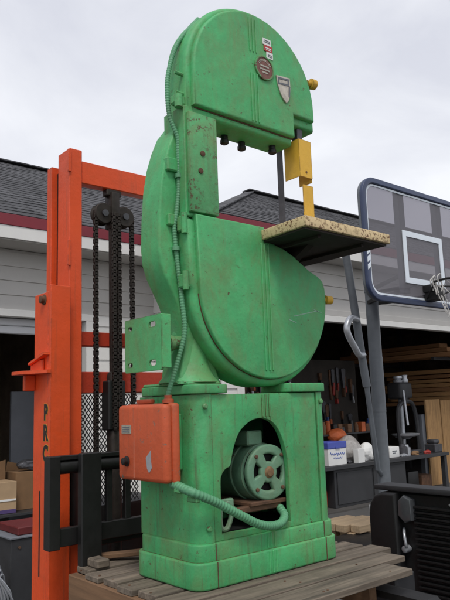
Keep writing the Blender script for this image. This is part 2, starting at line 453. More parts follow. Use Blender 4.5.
# pegs, hinges, knob
u_ = MB()
for x, y in ((.215, .14), (.325, .15), (.47, .10)): u_.lathe((x, y, 1.84), (0, 0, -1), [(0, .016), (.025, .016), (.028, .019), (.042, .019), (.046, .013)], 12)
u_.split('peg', 'black', uc)
u_ = MB(); u_.box(-.115, -.06, .05, .09, 1.862, 1.905, .008); u_.tube([(-.10, .048, 1.845), (-.10, .048, 1.90)], .017, 12, False)
u_.tube([(-.108, .06, 2.0), (-.06, .06, 2.0)], .008, 8, False); u_.tube([(-.105, .06, 1.915), (-.055, .06, 1.915)], .008, 8, False)
u_.split('hinge', 'green', uc)
u_ = MB(); u_.lathe((.655, .03, 2.172), (1, -.12, .05), [(0, .014), (.02, .014), (.024, .026), (.05, .024), (.056, .016)], 16)
u_.build('knob', 'yellow', ud)
# plaques
def disc_xz(cx, cz, rx, rz, n=32): return [(cx+rx*math.cos(2*math.pi*i/n), cz+rz*math.sin(2*math.pi*i/n)) for i in range(n)]
q = MB(); q.mesh(*xz([disc_xz(.353, 2.142, .058, .058), disc_xz(.353, 2.142, .05, .05)], .004, .0125, .0015)); npr = q.build('nameplate_rim', 'green_rusty', ud)
q = MB(); q.mesh(*xz([disc_xz(.353, 2.142, .05, .05)], .007, .0125)); npl = q.build('round_nameplate', 'plate_red', ud, label='round red-brown nameplate with worn raised lettering')
q = MB()
for i in range(11):
    a = R_(28+i*12.4); q.bar((.353+.033*math.cos(a), .0066, 2.142+.033*math.sin(a)), (.353+.042*math.cos(a), .0066, 2.142+.042*math.sin(a)), .0038, .002, up=(0, 1, 0))
for k, w in ((.008, .026), (-.008, .03), (-.022, .018)): q.box(.353-w, .353+w, .0055, .0075, 2.142+k-.0035, 2.142+k+.0035)
q.build('lettering', 'label_metal', npl)
sh = [(.425, 2.132), (.512, 2.142), (.514, 2.09), (.508, 2.05), (.497, 2.025), (.482, 2.012), (.462, 2.028), (.446, 2.052), (.432, 2.09)]
q = MB(); q.mesh(*xz([sh], .005, .0125, .0015)); bd = q.build('shield_badge', 'badge', ud, label='cream shield-shaped badge with a dark header strip')
q = MB(); hd = [(.434, 2.125), (.504, 2.133), (.504, 2.098), (.434, 2.091)]; hi = [(.442, 2.117), (.496, 2.123), (.496, 2.106), (.442, 2.100)]
q.mesh(*xz([hd, hi], .0035, .006)); q.bar((.507, .0045, 2.10), (.502, .0045, 2.045), .008, .002, up=(0, 1, 0)); q.build('header_strip', 'ink', bd)
q = MB(); q.box(.352, .402, .0095, .0125, 2.262, 2.293); st = q.build('sticker', 'paper', ud)
q = MB(); q.box(.358, .410, .009, .0122, 2.232, 2.2615); q.build('sticker', 'sticker_red', ud, label='red and white sticker')
q = MB(); q.box(.372, .412, .0095, .0125, 2.200, 2.231); q.build('sticker', 'paper', ud)
q = MB()
for z, w in ((2.283, .018), (2.275, .02), (2.217, .012), (2.209, .012)):
    x = .377 if z > 2.25 else .392
    q.box(x-w, x+w, .0085, .0098, z-.0018, z+.0018)
q.split('print', 'ink', st)
q = MB(); q.box(.365, .402, .0082, .0092, 2.245, 2.250); q.box(.37, .398, .0082, .0092, 2.238, 2.241); q.split('print', 'paper', st)
# -- blade, guards, table
b_ = MB(); b_.box(.5735, .5755, .138, .176, 1.36, 1.85); b_.build('blade', 'steel', saw)
g = MB()
g.box(.574, .656, .028, .032, 1.69, 1.872); g.box(.574, .578, .032, .125, 1.69, 1.872); g.box(.652, .656, .032, .11, 1.672, 1.872)
ug = g.build('upper_blade_guard', 'yellow', saw)
g = MB(); g.box(.598, .632, .055, .095, 1.74, 1.96, .003); g.build('guide_post', 'steel', ug)
g = MB(); g.lathe((.615, .028, 1.715), (0, -1, 0), [(-.002, .006), (.003, .005)], 10); g.build('bolt', 'rust', ug)
g = MB(); g.box(.594, .662, .034, .038, 1.38, 1.655); g.build('lower_blade_guard', 'yellow', saw)
t = MB()
tb = [(.286, -.25), (.842, -.245), (.848, .36), (.34, .36), (.30, .02)]
t.mesh(*xy([tb], 1.345, 1.388, .004)); tbl = t.build('table', 'cream', saw)
t = MB()
ti = [(.298, -.235), (.83, -.232), (.836, .35), (.352, .35), (.312, .02)]
t.mesh(*xy([ti], 1.336, 1.3455))
for x in (.42, .70): t.box(x-.008, x+.008, -.20, .34, 1.322, 1.337)
t.mesh(*yz([[(-.06, 1.335), (.30, 1.335), (.30, 1.22), (.12, 1.22), (.02, 1.29)]], .50, .54))
t.box(.44, .56, .12, .30, 1.20, 1.33, .01)
t.build('underside', 'iron', tbl)
# -- flexible conduits
k = MB(); k.tube([(.07, .12, 2.33), (-.002, .10, 2.243), (-.062, .1, 2.155), (-.10, .1, 2.052), (-.117, .1, 1.959), (-.11, .1, 1.83), (-.082, .085, 1.74), (-.08, .085, 1.68), (-.082, .085, 1.52), (-.098, .085, 1.40), (-.104, .09, 1.349), (-.094, .09, 1.228), (-.082, .08, 1.069), (-.072, .08, .951), (-.092, .09, .853), (-.128, .112, .72), (-.132, .115, .69)], .0092, 12, True, .075, .011)
cd = k.build('conduit', 'conduit', saw, 80)
k = MB()
for p in ((-.081, .083, 1.57), (-.100, .088, 1.27)):
    k.lathe((p[0], p[1], p[2]-.008), (0, 0, 1), [(0, .016), (.016, .016)], 12); k.box(p[0], p[0]+.03, p[1]-.004, p[1]+.012, p[2]-.006, p[2]+.006)
k.split('clamp', 'conduit', cd)
k = MB(); k.tube([(-.135, .09, .376), (-.135, .03, .365), (-.125, -.02, .352), (-.06, -.032, .322), (-.013, -.03, .300), (.04, -.03, .272), (.10, -.028, .242), (.16, -.025, .212), (.22, -.02, .192), (.285, -.01, .184), (.335, .005, .190), (.372, .03, .210), (.388, .075, .235)], .0158, 14, True, .085, .0145)
k.build('conduit', 'conduit', saw, 80)
k = MB(); k.box(-.150, -.118, .03, .07, .345, .374, .006); k.box(-.12, -.10, -.03, .03, .315, .335, .004); k.split('conduit_clamp', 'green_rusty', saw)
# -- switch mounting plate
pm = MB()
def slot(y, z, w=.03, h=.016): return rrect(y-w/2, y+w/2, z-h/2, z+h/2, h/2-.001, 3)
plo = rrect(.045, .30, .792, 1.002, .008, 3)
pm.mesh(*yz([plo, slot(.262, .965), slot(.105, .968, .045, .02), slot(.262, .822, .034), slot(.105, .822, .045, .022)], -.206, -.198))
pm.box(-.206, -.165, .04, .046, .80, 1.0, .002)
pmo = pm.build('switch_plate', 'green', saw)
pm = MB(); pm.tube([(-.198, .12, .892), (-.06, .12, .905)], .026, 16, False); pm.lathe((-.125, .12, .899), (1, 0, .08), [(0, .031), (.02, .031)], 16); pm.lathe((-.19, .12, .892), (1, 0, .08), [(0, .036), (.018, .03)], 16)
pm.build('bracket_arm', 'green_rusty', pmo)
# -- switch box
sb = MB(); sb.box(-.150, -.113, .062, .40, .376, .672, .014, 3)
sbo = sb.build('switch_box', 'switch', saw, 50)
sb = MB(); sb.box(-.118, -.072, .11, .36, .42, .63, .004); sb.build('mounting_block', 'green_base', sbo)
sb = MB(); sb.box(-.186, -.147, .066, .396, .380, .668, .017, 3); lid = sb.build('lid', 'switch', sbo, 50)
sb = MB(); sb.bar((-.1855, .275, .39), (-.1855, .275, .66), .010, .004, up=(1, 0, 0), bev=.0015); sb.build('ridge', 'switch', lid)
sb = MB(); sb.box(-.140, -.120, .22, .33, .672, .690, .006, 2); sb.build('tab', 'switch', sbo)
sb = MB(); sb.lathe((-.132, .115, .672), (0, 0, 1), [(0, .022), (.012, .022), (.016, .014), (.03, .014)], 14); sb.build('fitting', 'switch', sbo)
sb = MB(); sb.box(-.1885, -.1855, .292, .362, .558, .592, .001); lb = sb.build('label_plate', 'label_metal', lid)
sb = MB()
for z in (.583, .575, .566): sb.box(-.1895, -.1883, .302, .352, z-.0025, z+.0015)
sb.split('print', 'ink', lb)
sb = MB(); sb.lathe((-.186, .325, .452), (-1, 0, 0), [(-.004, .02), (.004, .02), (.006, .015), (.02, .014), (.022, .01)], 18); sb.build('button', 'black', lid)
sb = MB(); sb.mesh(*yz([[(.155, .50), (.19, .47), (.182, .43), (.168, .415), (.15, .435), (.158, .465)]], -.1875, -.1855)); sb.build('bare_patch', 'silver', lid)
# -- motor inside the base
mc = Vector((.326, .06, .380)); ma = Vector((.10, 1, 0)).normalized()
mo = MB(); mo.lathe(mc, ma, [(.035, .095), (.04, .114), (.06, .118), (.10, .118), (.105, .123), (.12, .123), (.125, .118), (.27, .118), (.275, .11), (.29, .09)], 40)
mob = mo.build('motor', 'motor', saw, 40)
# end bell with four vents
eb = MB()
vents = []
for kx in range(4):
    a = 90*kx+8
    vents.append(arc(0, 0, .074, a-25, a+25, 10)+arc(0, 0, .043, a+20, a-20, 6))
me = prism_mesh([[(.112*math.cos(2*math.pi*i/48), .112*math.sin(2*math.pi*i/48)) for i in range(48)]]+vents, .026, .009, 3)
u = Vector((0, 0, 1)).cross(ma).normalized()
mx = Matrix.Translation(mc+ma*.012) @ Matrix((u, Vector((0, 0, 1)), u.cross(Vector((0, 0, 1))))).transposed().to_4x4()
eb.mesh(me, mx); ebo = eb.build('end_bell', 'motor', mob, 40)
eb = MB(); eb.lathe(mc+ma*.000, -ma, [(-.004, .024), (.002, .024), (.005, .019), (.010, .016), (.011, .006)], 18); eb.build('hub', 'brass', ebo)
eb = MB()
for a in (45, 135, 225, 315):
    pp = mc-ma*.0005+u*(.092*math.cos(R_(a)))+Vector((0, 0, 1))*(.092*math.sin(R_(a)))
    eb.lathe(pp, -ma, [(-.003, .008), (.006, .008), (.008, .005)], 8)
eb.split('bolt', 'rust', ebo)
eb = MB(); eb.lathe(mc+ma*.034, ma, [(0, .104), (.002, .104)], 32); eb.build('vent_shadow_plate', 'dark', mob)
eb = MB(); eb.box(.25, .335, .10, .19, .488, .548, .006); eb.build('junction_box', 'motor', mob)
eb = MB(); eb.box(.12, .40, .07, .10, .232, .256, .004); eb.box(.12, .44, .25, .28, .232, .256, .004); eb.box(.22, .42, .06, .32, .252, .270, .004)
eb.split('mounting_rail', 'rust', mob)
hk = MB(); hk.tube([(.062, .055, .30), (.05, .05, .23), (.058, .05, .195), (.082, .05, .193), (.10, .05, .22), (.12, .055, .27)], .010, 8); hk.lathe((.075, .04, .285), (0, -1, 0), [(-.01, .013), (.01, .013), (.014, .009)], 12)
hk.box(.055, .125, .05, .075, .262, .30, .005)
hk.build('adjusting_bracket', 'motor', mob)
ms_ = MB(); ms_.box(.0, .585, .386, .39, .16, .70); ms_.box(.0, .585, .06, .385, .1585, .162); ms_.box(-.046, -.02, .075, .38, .17, .69); ms_.box(.60, .629, .075, .38, .17, .69); ms_.box(-.01, .59, .075, .38, .66, .684); ms_.build('shade_liner', 'dark', base)  # near-black lining added inside the base, its shade painted in as colour

# ------------------------------------------------------------------ pallet
pal = root('pallet', (.27, .2, G+.55), 'weathered wooden pallet with grey deck planks carrying the green bandsaw', 'pallet')
ys = [(-.335, -.195, .715, -.235), (-.185, -.055, .89, -.225), (-.042, .078, .95, -.235), (.09, .215, .95, -.215), (.228, .34, .93, -.23), (.356, .47, .92, -.215), (.486, .60, .93, -.225), (.618, .735, .9, -.19)]
for i, (y0, y1, xe, xs) in enumerate(ys):
    p = MB(); p.box(xs, xe+random.uniform(-.02, .02), y0+.003, y1-.004, -.026, -.001-random.random()*.004, .0025, 1, Matrix.Rotation(R_(random.uniform(-.3, .3)), 3, 'Z')); db = p.build('deck_board', 'plank', pal)
    for x_ in (-.205, .235, .615, .255):
        n_ = MB(); n_.lathe((x_+random.uniform(-.01, .01), (y0+y1)/2+random.uniform(-.03, .03), -.006), (0, 0, 1), [(0, .0045), (.0062, .0045)], 8); n_.build('nail', 'rust', db)
for x in (-.232, .225, .60):
    p = MB(); p.box(x, x+.042, -.325 if x < 0 else -.20, .73, -.150, -.0265, .004); p.build('stringer', 'stringer', pal)
for y0 in (-.32, .15, .62):
    p = MB(); p.box(-.235, .72, y0, y0+.10, -.172, -.1505, .003); p.build('bottom_board', 'plank', pal)
p = MB(); p.bar((-.13, .80, .012), (.10, .61, .030), .055, .02, bev=.003)
o = p.build('loose_board', 'stringer'); tag(o, 'loose splintered lath lying on the back left corner of the pallet', 'board')
p = MB(); p.box(-.165, -.105, .60, .69, 0, .035, .006); o = p.build('wood_block', 'plank'); tag(o, 'small grey wood block on the left end of the pallet beside the black fork carriage', 'block')

# ------------------------------------------------------------------ forklift
fl = root('forklift', (.17, 1.05, G), 'orange forklift mast with black fork carriage, lift chains and black lettering behind the pallet', 'forklift')
XC = .285
def mirr(x): return 2*XC-x
def bx(mb, x0, x1, *a, **k):
    mb.box(min(x0, x1), max(x0, x1), *a, **k)
for s in (0, 1):
    X = (lambda x: x) if s == 0 else mirr
    r = MB(); bx(r, X(-.100), X(-.028), .995, 1.125, -.70, 1.99, bev=.004)
    im = r.build('inner_rail', 'orange', fl)
    r = MB(); bx(r, X(-.118), X(-.075), 1.165, 1.215, -.70, 1.935, bev=.003); r.build('rear_rail', 'orange', fl)
    r = MB(); bx(r, X(-.085), X(-.04), 1.125, 1.165, -.70, 1.90); r.build('rail_channel', 'black', fl)
    r = MB()
    for z0, z1 in ((1.86, 1.98), (1.37, 1.50)): bx(r, X(-.112), X(-.094), .985, .997, z0, z1, bev=.002)
    r.split('wear_strip', 'orange', im)
    r = MB()
    bx(r, X(-.222), X(-.118), .940, .965, -.72, 1.255, bev=.003)
    bx(r, X(-.222), X(-.195), .965, 1.118, -.72, 1.225, bev=.003)
    bx(r, X(-.195), X(-.120), 1.09, 1.118, -.72, 1.2, bev=.003)
    om = r.build('outer_rail', 'orange', fl)
    r = MB(); bx(r, X(-.2225), X(-.2195), 1.034, 1.046, -.09, .29); r.build('slot', 'dark', om)
    r = MB(); a = X(-.222); d = -1 if s == 0 else 1
    r.lathe((a, 1.01, 1.19), (d, 0, 0), [(-.01, .026), (.004, .026), (.006, .018), (.022, .018), (.024, .012)], 12); r.build('bolt', 'rust', om)
    r = MB()
    r.mesh(*xy([[(a, .93), (a+d*.02, .93), (a+d*.10, 1.06), (a+d*.10, 1.15), (a, 1.15)] if d > 0 else [(a, .93), (a, 1.15), (a-.10, 1.15), (a-.10, 1.06), (a-.02, .93)]], .832, .848))
    bx(r, a+d*.001, a+d*.014, 1.0, 1.13, .846, .90, bev=.003)
    r.bar((a+d*.006, .95, .925), (a+d*.006, 1.12, .885), .012, .05, up=(1, 0, 0))
    bx(r, a+d*.001, a+d*.055, 1.10, 1.125, .755, .833, bev=.003)
    r.build('bracket', 'orange', om)
    if s == 0: OM = om
SXL = Matrix.Diagonal((.82, 1, 1, 1))
for i, ch in enumerate('PRC'):
    z = .618-.094*i
    R3 = Matrix(((0, 0, -1, 0), (-1, 0, 0, 0), (0, 1, 0, 0), (0, 0, 0, 1)))
    e = MB(); e.mesh(text_mesh(ch, .098, .0008, .0075), Matrix.Translation((-.2225, .982, z)) @ R3 @ SXL); e.build('letter_edge', 'letter_edge', OM)
    e = MB(); e.mesh(text_mesh(ch, .098, .0012, .0045), Matrix.Translation((-.2232, .982, z)) @ R3 @ SXL); e.build('letter', 'letter', OM)
for z0, z1, m_, y0 in ((1.815, 1.935, 'orange', 1.0), (.976, 1.05, 'orange_red', 1.045), (.738, .846, 'orange_red', 1.045), (-.45, -.33, 'orange_red', 1.0)):
    r = MB(); r.box(-.0275, mirr(-.0275), y0, y0+.06, z0, z1, .004); r.build('crossbeam', m_, fl)
# lift cylinder, chains, sheaves
r = MB(); r.lathe((.165, 1.02, -.70), (0, 0, 1), [(0, .036), (1.52, .036), (1.54, .03), (1.545, .022), (2.33, .022)], 20); cy = r.build('lift_cylinder', 'chain', fl)
r = MB(); r.box(.115, .215, .985, 1.06, .55, .80, .006); r.build('collar', 'black', cy)
r = MB(); r.box(.140, .190, .985, 1.06, 1.60, 1.80, .008, 2); r.box(.120, .21, 1.0, 1.05, 1.78, 1.815, .004); yk = r.build('yoke', 'chain', fl)
for x in (.104, .230):
    r = MB(); r.lathe((x, .995, 1.675), (0, 1, 0), [(0, .052), (.008, .058), (.014, .044), (.046, .044), (.052, .058), (.06, .052)], 28); w = r.build('sheave', 'chain', fl)
    r = MB(); r.lathe((x, .985, 1.675), (0, 1, 0), [(0, .018), (.07, .018)], 12); r.build('pin', 'steel', w)
def chain(x, z0, z1, y=1.01):
    r = MB(); n = int((z1-z0)/.017)
    for i in range(n):
        z = z0+(z1-z0)*(i+.5)/n
        r.box(x-.0062, x+.0062, y-.008, y+.008, z-.012, z+.012)
        if i % 2:
            r.box(x-.012, x-.008, y-.010, y+.010, z-.012, z+.012, .002); r.box(x+.008, x+.012, y-.010, y+.010, z-.012, z+.012, .002)
        else: r.box(x-.0085, x+.0085, y-.010, y+.010, z-.008, z+.008, .002)
        r.bar((x-.014, y, z+.0085), (x+.014, y, z+.0085), .007, .007)
    return r.build('chain', 'chain', fl)
chain(.058, .30, 1.68); chain(.276, .30, 1.68); chain(.150, .55, 1.68, .984); chain(.180, .55, 1.68, .984)
# expanded-metal guard
gd = MB(); gx0, gx1, gz0, gz1, yy = -.026, .376, .18, .735, 1.13
st = .021; W = gx1-gx0; H = gz1-gz0
kz = 1.5
i = -int(H/kz/st)-1
while i*st < W:
    for sgn in (1, -1):
        # line x = x0 + (z-gz0)/kz * sgn
        x0 = gx0+i*st if sgn > 0 else gx1-i*st
        za, zb = gz0, gz1
        xa, xb = x0, x0+sgn*H/kz
        # clip in x
        def zat(x): return gz0+(x-x0)*sgn*kz
        if sgn > 0:
            if xa < gx0: za = zat(gx0); xa = gx0
            if xb > gx1: zb = zat(gx1); xb = gx1
        else:
            if xa > gx1: za = zat(gx1); xa = gx1
            if xb < gx0: zb = zat(gx0); xb = gx0
        if zb-za > .01: gd.bar((xa, yy+.001*sgn, za), (xb, yy+.001*sgn, zb), .0042, .003, up=(0, 1, 0))
    i += 1
gd.build('mesh_guard', 'steel', fl)
# carriage and forks
cg = MB()
cg.box(-.318, -.266, .735, .790, .075, .462, .003)
cg.box(mirr(-.266), mirr(-.318), .735, .790, .075, .462, .003)
cg.box(-.266, mirr(-.266), .752, .785, .082, .158, .003)
for x in (-.026, .07, .245, .35): cg.box(x, x+.03, .76, .785, .155, .385, .002)
cgo = cg.build('carriage', 'black', fl)
cg = MB(); cg.tube([(-.266, .768, .412), (mirr(-.266), .768, .412)], .030, 14, False); cg.build('top_bar', 'black', cgo)
cg = MB(); cg.box(-.266, mirr(-.266), .745, .79, .443, .462, .002); cg.build('top_plate', 'black', cgo)
pu = MB(); pu.box(.0, .64, 1.24, 1.60, G+.05, .16, .02, 2); pu.build('power_unit', 'black', fl)
cg = MB(); cg.box(-.05, .40, .80, .96, .05, .11, .004); cg.box(-.10, -.03, .80, .99, .10, .42, .004); cg.box(mirr(-.03), mirr(-.10), .80, .99, .10, .42, .004); cg.split('roller_block', 'black', cgo)
for x in (-.187, mirr(-.187)-.098):
    cg = MB(); cg.box(x, x+.098, .695, .735, -.125, .47, .004)
    cg.mesh(*yz([[(.70, -.125), (.70, -.085), (-.40, -.100), (-.42, -.118), (-.40, -.123)]], x, x+.098))
    cg.build('fork', 'black', fl)
# low base frame and wheels
bd_ = MB(); bd_.box(-.20, .70, .93, 1.40, G+.03, -.60, .02, 2); bd_.build('base_frame', 'orange', fl)
for x in (-.26, .705):
    w = MB(); w.lathe((x, 1.1, G+.08), (1, 0, 0), [(0, .065), (.008, .08), (.04, .08), (.048, .065)], 20); w.build('wheel', 'black', fl)

# ------------------------------------------------------------------ garage
gar = root('garage', (4, 5, G), 'grey sided double garage with dark shingle roofs, red fascia and two open bays', 'garage')
def lap_wall(name, x0, x1, z0, z1, y, parent, step=.16, m='siding'):
    """clapboards on a wall facing -y"""
    w = MB(); z = z0
    while z < z1-.001:
        zt = min(z+step, z1)
        w.poly([(x0, y-.016, z), (x1, y-.016, z), (x1, y-.003, zt), (x0, y-.003, zt)])
        w.poly([(x0, y-.003, z), (x1, y-.003, z), (x1, y-.016, z), (x0, y-.016, z)])
        z = zt
    w.box(x0, x1, y, y+.12, z0, z1)
    return w.build(name, m, parent)
Zs = 2.44
# left wing: wall at y = 5, bay from x=-1.5 to 2.12
lap_wall('wall', -6, 3.1, 1.77, Zs, 5.0, gar)
lap_wall('wall', 2.22, 3.1, G, 1.77, 5.0, gar, .2, 'trim_white')
lap_wall('wall', -6, -1.6, G, 1.77, 5.0, gar)
w = MB(); w.box(-1.6, 2.22, 4.965, 5.06, 1.69, 1.768, .004); w.build('header_trim', 'trim_white', gar)
w = MB(); w.box(2.125, 2.215, 4.965, 5.08, G, 1.689, .004); w.box(-1.6, -1.51, 4.965, 5.08, G, 1.689, .004); w.split('jamb', 'trim_white', gar)
w = MB()
for i in range(2): w.box(-1.5, 2.12, 5.09, 5.13, 1.515+.09*i, 1.60+.09*i, .01)
w.split('raised_door', 'door_white', gar)
# right wing: wall at y = 3.7, bay from x=4.0 to 8.0
lap_wall('wall', 3.1, 14, 1.845, Zs+.02, 3.7, gar)
lap_wall('wall', 3.1, 3.42, G, 1.845, 3.7, gar, .2, 'trim_white')
lap_wall('wall', 9.6, 14, G, 1.845, 3.7, gar)
w = MB(); w.box(3.32, 9.7, 3.665, 3.76, 1.765, 1.843, .004); w.build('header_board', 'siding', gar)
w = MB(); w.box(3.32, 9.7, 3.66, 3.77, 1.685, 1.764, .004); w.build('header_trim', 'trim_white', gar)
w = MB(); w.box(3.32, 3.418, 3.665, 3.78, G, 1.664, .004); w.box(9.602, 9.7, 3.665, 3.78, G, 1.664, .004); w.split('jamb', 'trim_white', gar)
# wing's side wall facing -x
w = MB(); z = G
while z < Zs:
    w.poly([(3.084, 3.7, z), (3.084, 5.0, z), (3.097, 5.0, z+.2), (3.097, 3.7, z+.2)]); w.poly([(3.097, 3.7, z), (3.097, 5.0, z), (3.084, 5.0, z), (3.084, 3.7, z)]); z += .2
w.box(3.1, 3.22, 3.82, 5.12, G, Zs); w.build('wall', 'trim_white', gar)
# interiors
w = MB()
w.box(-6, -5.9, 5.12, 10.9, G, Zs); w.box(-6, 2.9, 10.9, 11, G, Zs); w.box(-6, 3.15, 5.12, 11, Zs-.02, Zs+.04)
w.box(2.92, 13.9, 10.9, 11, G, Zs); w.box(3.12, 3.20, 5.13, 10.9, G, Zs-.03); w.box(13.9, 14, 3.82, 11, G, Zs); w.box(2.93, 14, 3.83, 11, Zs-.02, Zs+.04)
w.split('inner_wall', 'interior', gar)
w = MB(); w.box(-5.9, 13.9, 3.9, 10.9, G-.05, G+.02); w.build('floor', 'slab', gar)
# roofs
def roof_face(fn_x0, fn_x1, y0, z0, y1, z1, name, step=.145):
    r = MB(); n = int(math.hypot(y1-y0, z1-z0)/step); dn = Vector((0, -(z1-z0), y1-y0)).normalized()
    for i in range(n):
        t0, t1 = i/n, (i+1)/n
        a = Vector((0, y0+(y1-y0)*t0, z0+(z1-z0)*t0)); b = Vector((0, y0+(y1-y0)*t1, z0+(z1-z0)*t1))
        xa0, xa1, xb0, xb1 = fn_x0(t0), fn_x1(t0), fn_x0(t1), fn_x1(t1)
        k = max(1, int((xa1-xa0)/.22))
        for j in range(k):       # separate tabs, each lifted a little differently
            u0, u1 = j/k, (j+1)/k
            li = .006+random.random()*.007
            p = [Vector((xa0+(xa1-xa0)*u0, a.y, a.z))+dn*li, Vector((xa0+(xa1-xa0)*u1, a.y, a.z))+dn*li, Vector((xb0+(xb1-xb0)*u1, b.y, b.z))+dn*.003, Vector((xb0+(xb1-xb0)*u0, b.y, b.z))+dn*.003]
            r.poly(p); q0 = p[0]-dn*li; q1 = p[1]-dn*li
            r.poly([q0, q1, p[1], p[0]])
    r.poly([(fn_x0(0), y0, z0-.004), (fn_x1(0), y0, z0-.004), (fn_x1(1), y1, z1-.004), (fn_x0(1), y1, z1-.004)])
    return r.build(name, 'shingle', gar, 10)
roof_face(lambda t: -7, lambda t: 8.5, 4.6, 2.725, 8.0, 4.625, 'roof')
roof_face(lambda t: 2.78+3.42*t, lambda t: 16-0*t, 3.38, 2.735, 6.45, 4.43, 'roof')
r = MB(); r.poly([(2.78, 3.38, 2.735), (6.2, 6.45, 4.43), (6.2, 8.2, 4.0), (2.78, 9.5, 2.735)]); r.poly([(-7, 8.0, 4.63), (8.5, 8.0, 4.63), (8.5, 11.4, 2.73), (-7, 11.4, 2.73)]); r.poly([(6.2, 6.45, 4.43), (16, 6.45, 4.43), (16, 9.5, 2.735), (2.78, 9.5, 2.735)])
r.build('roof', 'shingle', gar)
r = MB(); r.bar((2.78, 3.38, 2.75), (6.2, 6.45, 4.445), .16, .015); r.bar((6.1, 6.45, 4.45), (16, 6.45, 4.45), .20, .02); r.bar((-7, 8.0, 4.64), (8.5, 8.0, 4.64), .20, .02)
rng = r.build('ridge_cap', 'shingle', gar)
r = MB(); r.box(-7, 2.75, 4.575, 4.60, 2.595, 2.715, .003); r.box(2.755, 16, 3.355, 3.38, 2.60, 2.722, .003); r.box(2.752, 2.777, 3.382, 4.6, 2.60, 2.72, .003); r.split('fascia', 'fascia_red', gar)
r = MB(); r.box(-7, 2.76, 4.585, 4.61, 2.455, 2.5945, .003); r.box(2.765, 16, 3.365, 3.39, 2.46, 2.5995, .003); r.box(2.762, 2.787, 3.392, 4.6, 2.46, 2.599, .003); r.split('frieze_board', 'trim_white', gar)
r = MB(); r.box(-7, 3.1, 4.612, 5.0, 2.445, 2.455); r.box(2.79, 16, 3.392, 3.7, 2.462, 2.472); r.box(2.79, 3.1, 3.70, 4.61, 2.4645, 2.4745); r.split('soffit', 'siding', gar)

# ------------------------------------------------------------------ basketball hoop
hp = root('basketball_hoop', (3.42, 1.83, G), 'basketball hoop with blue-grey framed tinted backboard on a grey pole in front of the garage', 'basketball hoop')
bx0, bx1, bz0, bz1 = 2.665, 4.36, 1.455, 2.505
h = MB(); h.mesh(*xz([rrect(bx0, bx1, bz0, bz1, .16, 10), rrect(bx0+.048, bx1-.048, bz0+.048, bz1-.048, .115, 8)], 1.275, 1.312, .008, 2))
bf = h.build('backboard_frame', 'frame_blue', hp, 50)
h = MB(); h.mesh(*xz([rrect(bx0+.044, bx1-.044, bz0+.044, bz1-.044, .115, 8)], 1.297, 1.305)); bs = h.build('backboard', 'glass', hp)
h = MB(); h.mesh(*xz([rrect(bx0+.054, bx1-.054, bz0+.054, bz1-.054, .11, 8), rrect(bx0+.070, bx1-.070, bz0+.070, bz1-.070, .10, 8)], 1.290, 1.2965)); h.build('border_line', 'line_white', bs)
h = MB(); h.mesh(*xz([[(3.205, 1.645), (3.815, 1.645), (3.815, 2.112), (3.205, 2.112)], [(3.255, 1.695), (3.765, 1.695), (3.765, 2.062), (3.255, 2.062)]], 1.290, 1.2965)); h.build('target_square', 'line_white', bs)
h = MB(); h.mesh(*xz([rrect(bx0+.006, bx1-.006, bz0+.006, bz1-.006, .155, 10), rrect(bx0+.05, bx1-.05, bz0+.05, bz1-.05, .11, 8)], 1.3125, 1.340, .006, 2)); h.build('rear_rim', 'grey_pole', hp, 50)
h = MB()
for i in range(3):
    z = 1.70+.062*i; h.mesh(*xz([[(2.670, z), (2.708, z+.030), (2.708, z+.070), (2.670, z+.042)]], 1.271, 1.2755))
h.split('decal', 'line_white', bf)
for x in (3.215, 3.80):
    h = MB(); h.box(x, x+.085, 1.318, 1.375, 1.56, 2.47, .004); h.build('upright_brace', 'grey_pole', hp)
h = MB(); h.tube([(3.42, 1.83, G), (3.42, 1.83, 1.70)], .06, 24, False); po = h.build('pole', 'grey_pole', hp)
h = MB(); h.lathe((3.42, 1.83, 1.66), (0, 0, 1), [(0, .064), (.03, .064), (.035, .05)], 20); h.lathe((3.42, 1.83, .55), (0, 0, 1), [(0, .0625), (.5, .0625)], 24); h.split('collar', 'grey_pole', po)
h = MB()
for zs, zt in ((1.66, 1.74), (1.56, 1.60)):
    for xx in (3.27, 3.84):
        h.bar((3.42+(.06 if xx > 3.5 else -.06), 1.83, zs), (xx, 1.35, zt), .022, .035, bev=.003)
h.split('lift_arm', 'black', hp)
h = MB(); h.tube([(3.03, 1.80, 2.05), (3.07, 1.80, 1.85), (3.20, 1.80, .92), (3.225, 1.80, .78)], .036, 14, False); h.tube([(3.225, 1.80, .78), (3.30, 1.80, .05), (3.37, 1.82, .0)], .024, 12, False); ar = h.build('adjusting_strut', 'grey_pole', hp)
h = MB(); h.tube([(3.115, 1.775, 1.375), (3.0, 1.75, 1.38), (2.93, 1.74, 1.31), (2.935, 1.74, 1.235), (3.03, 1.75, 1.12), (3.10, 1.765, 1.06), (3.18, 1.78, 1.06)], .029, 12); h.build('handle', 'silver', ar)
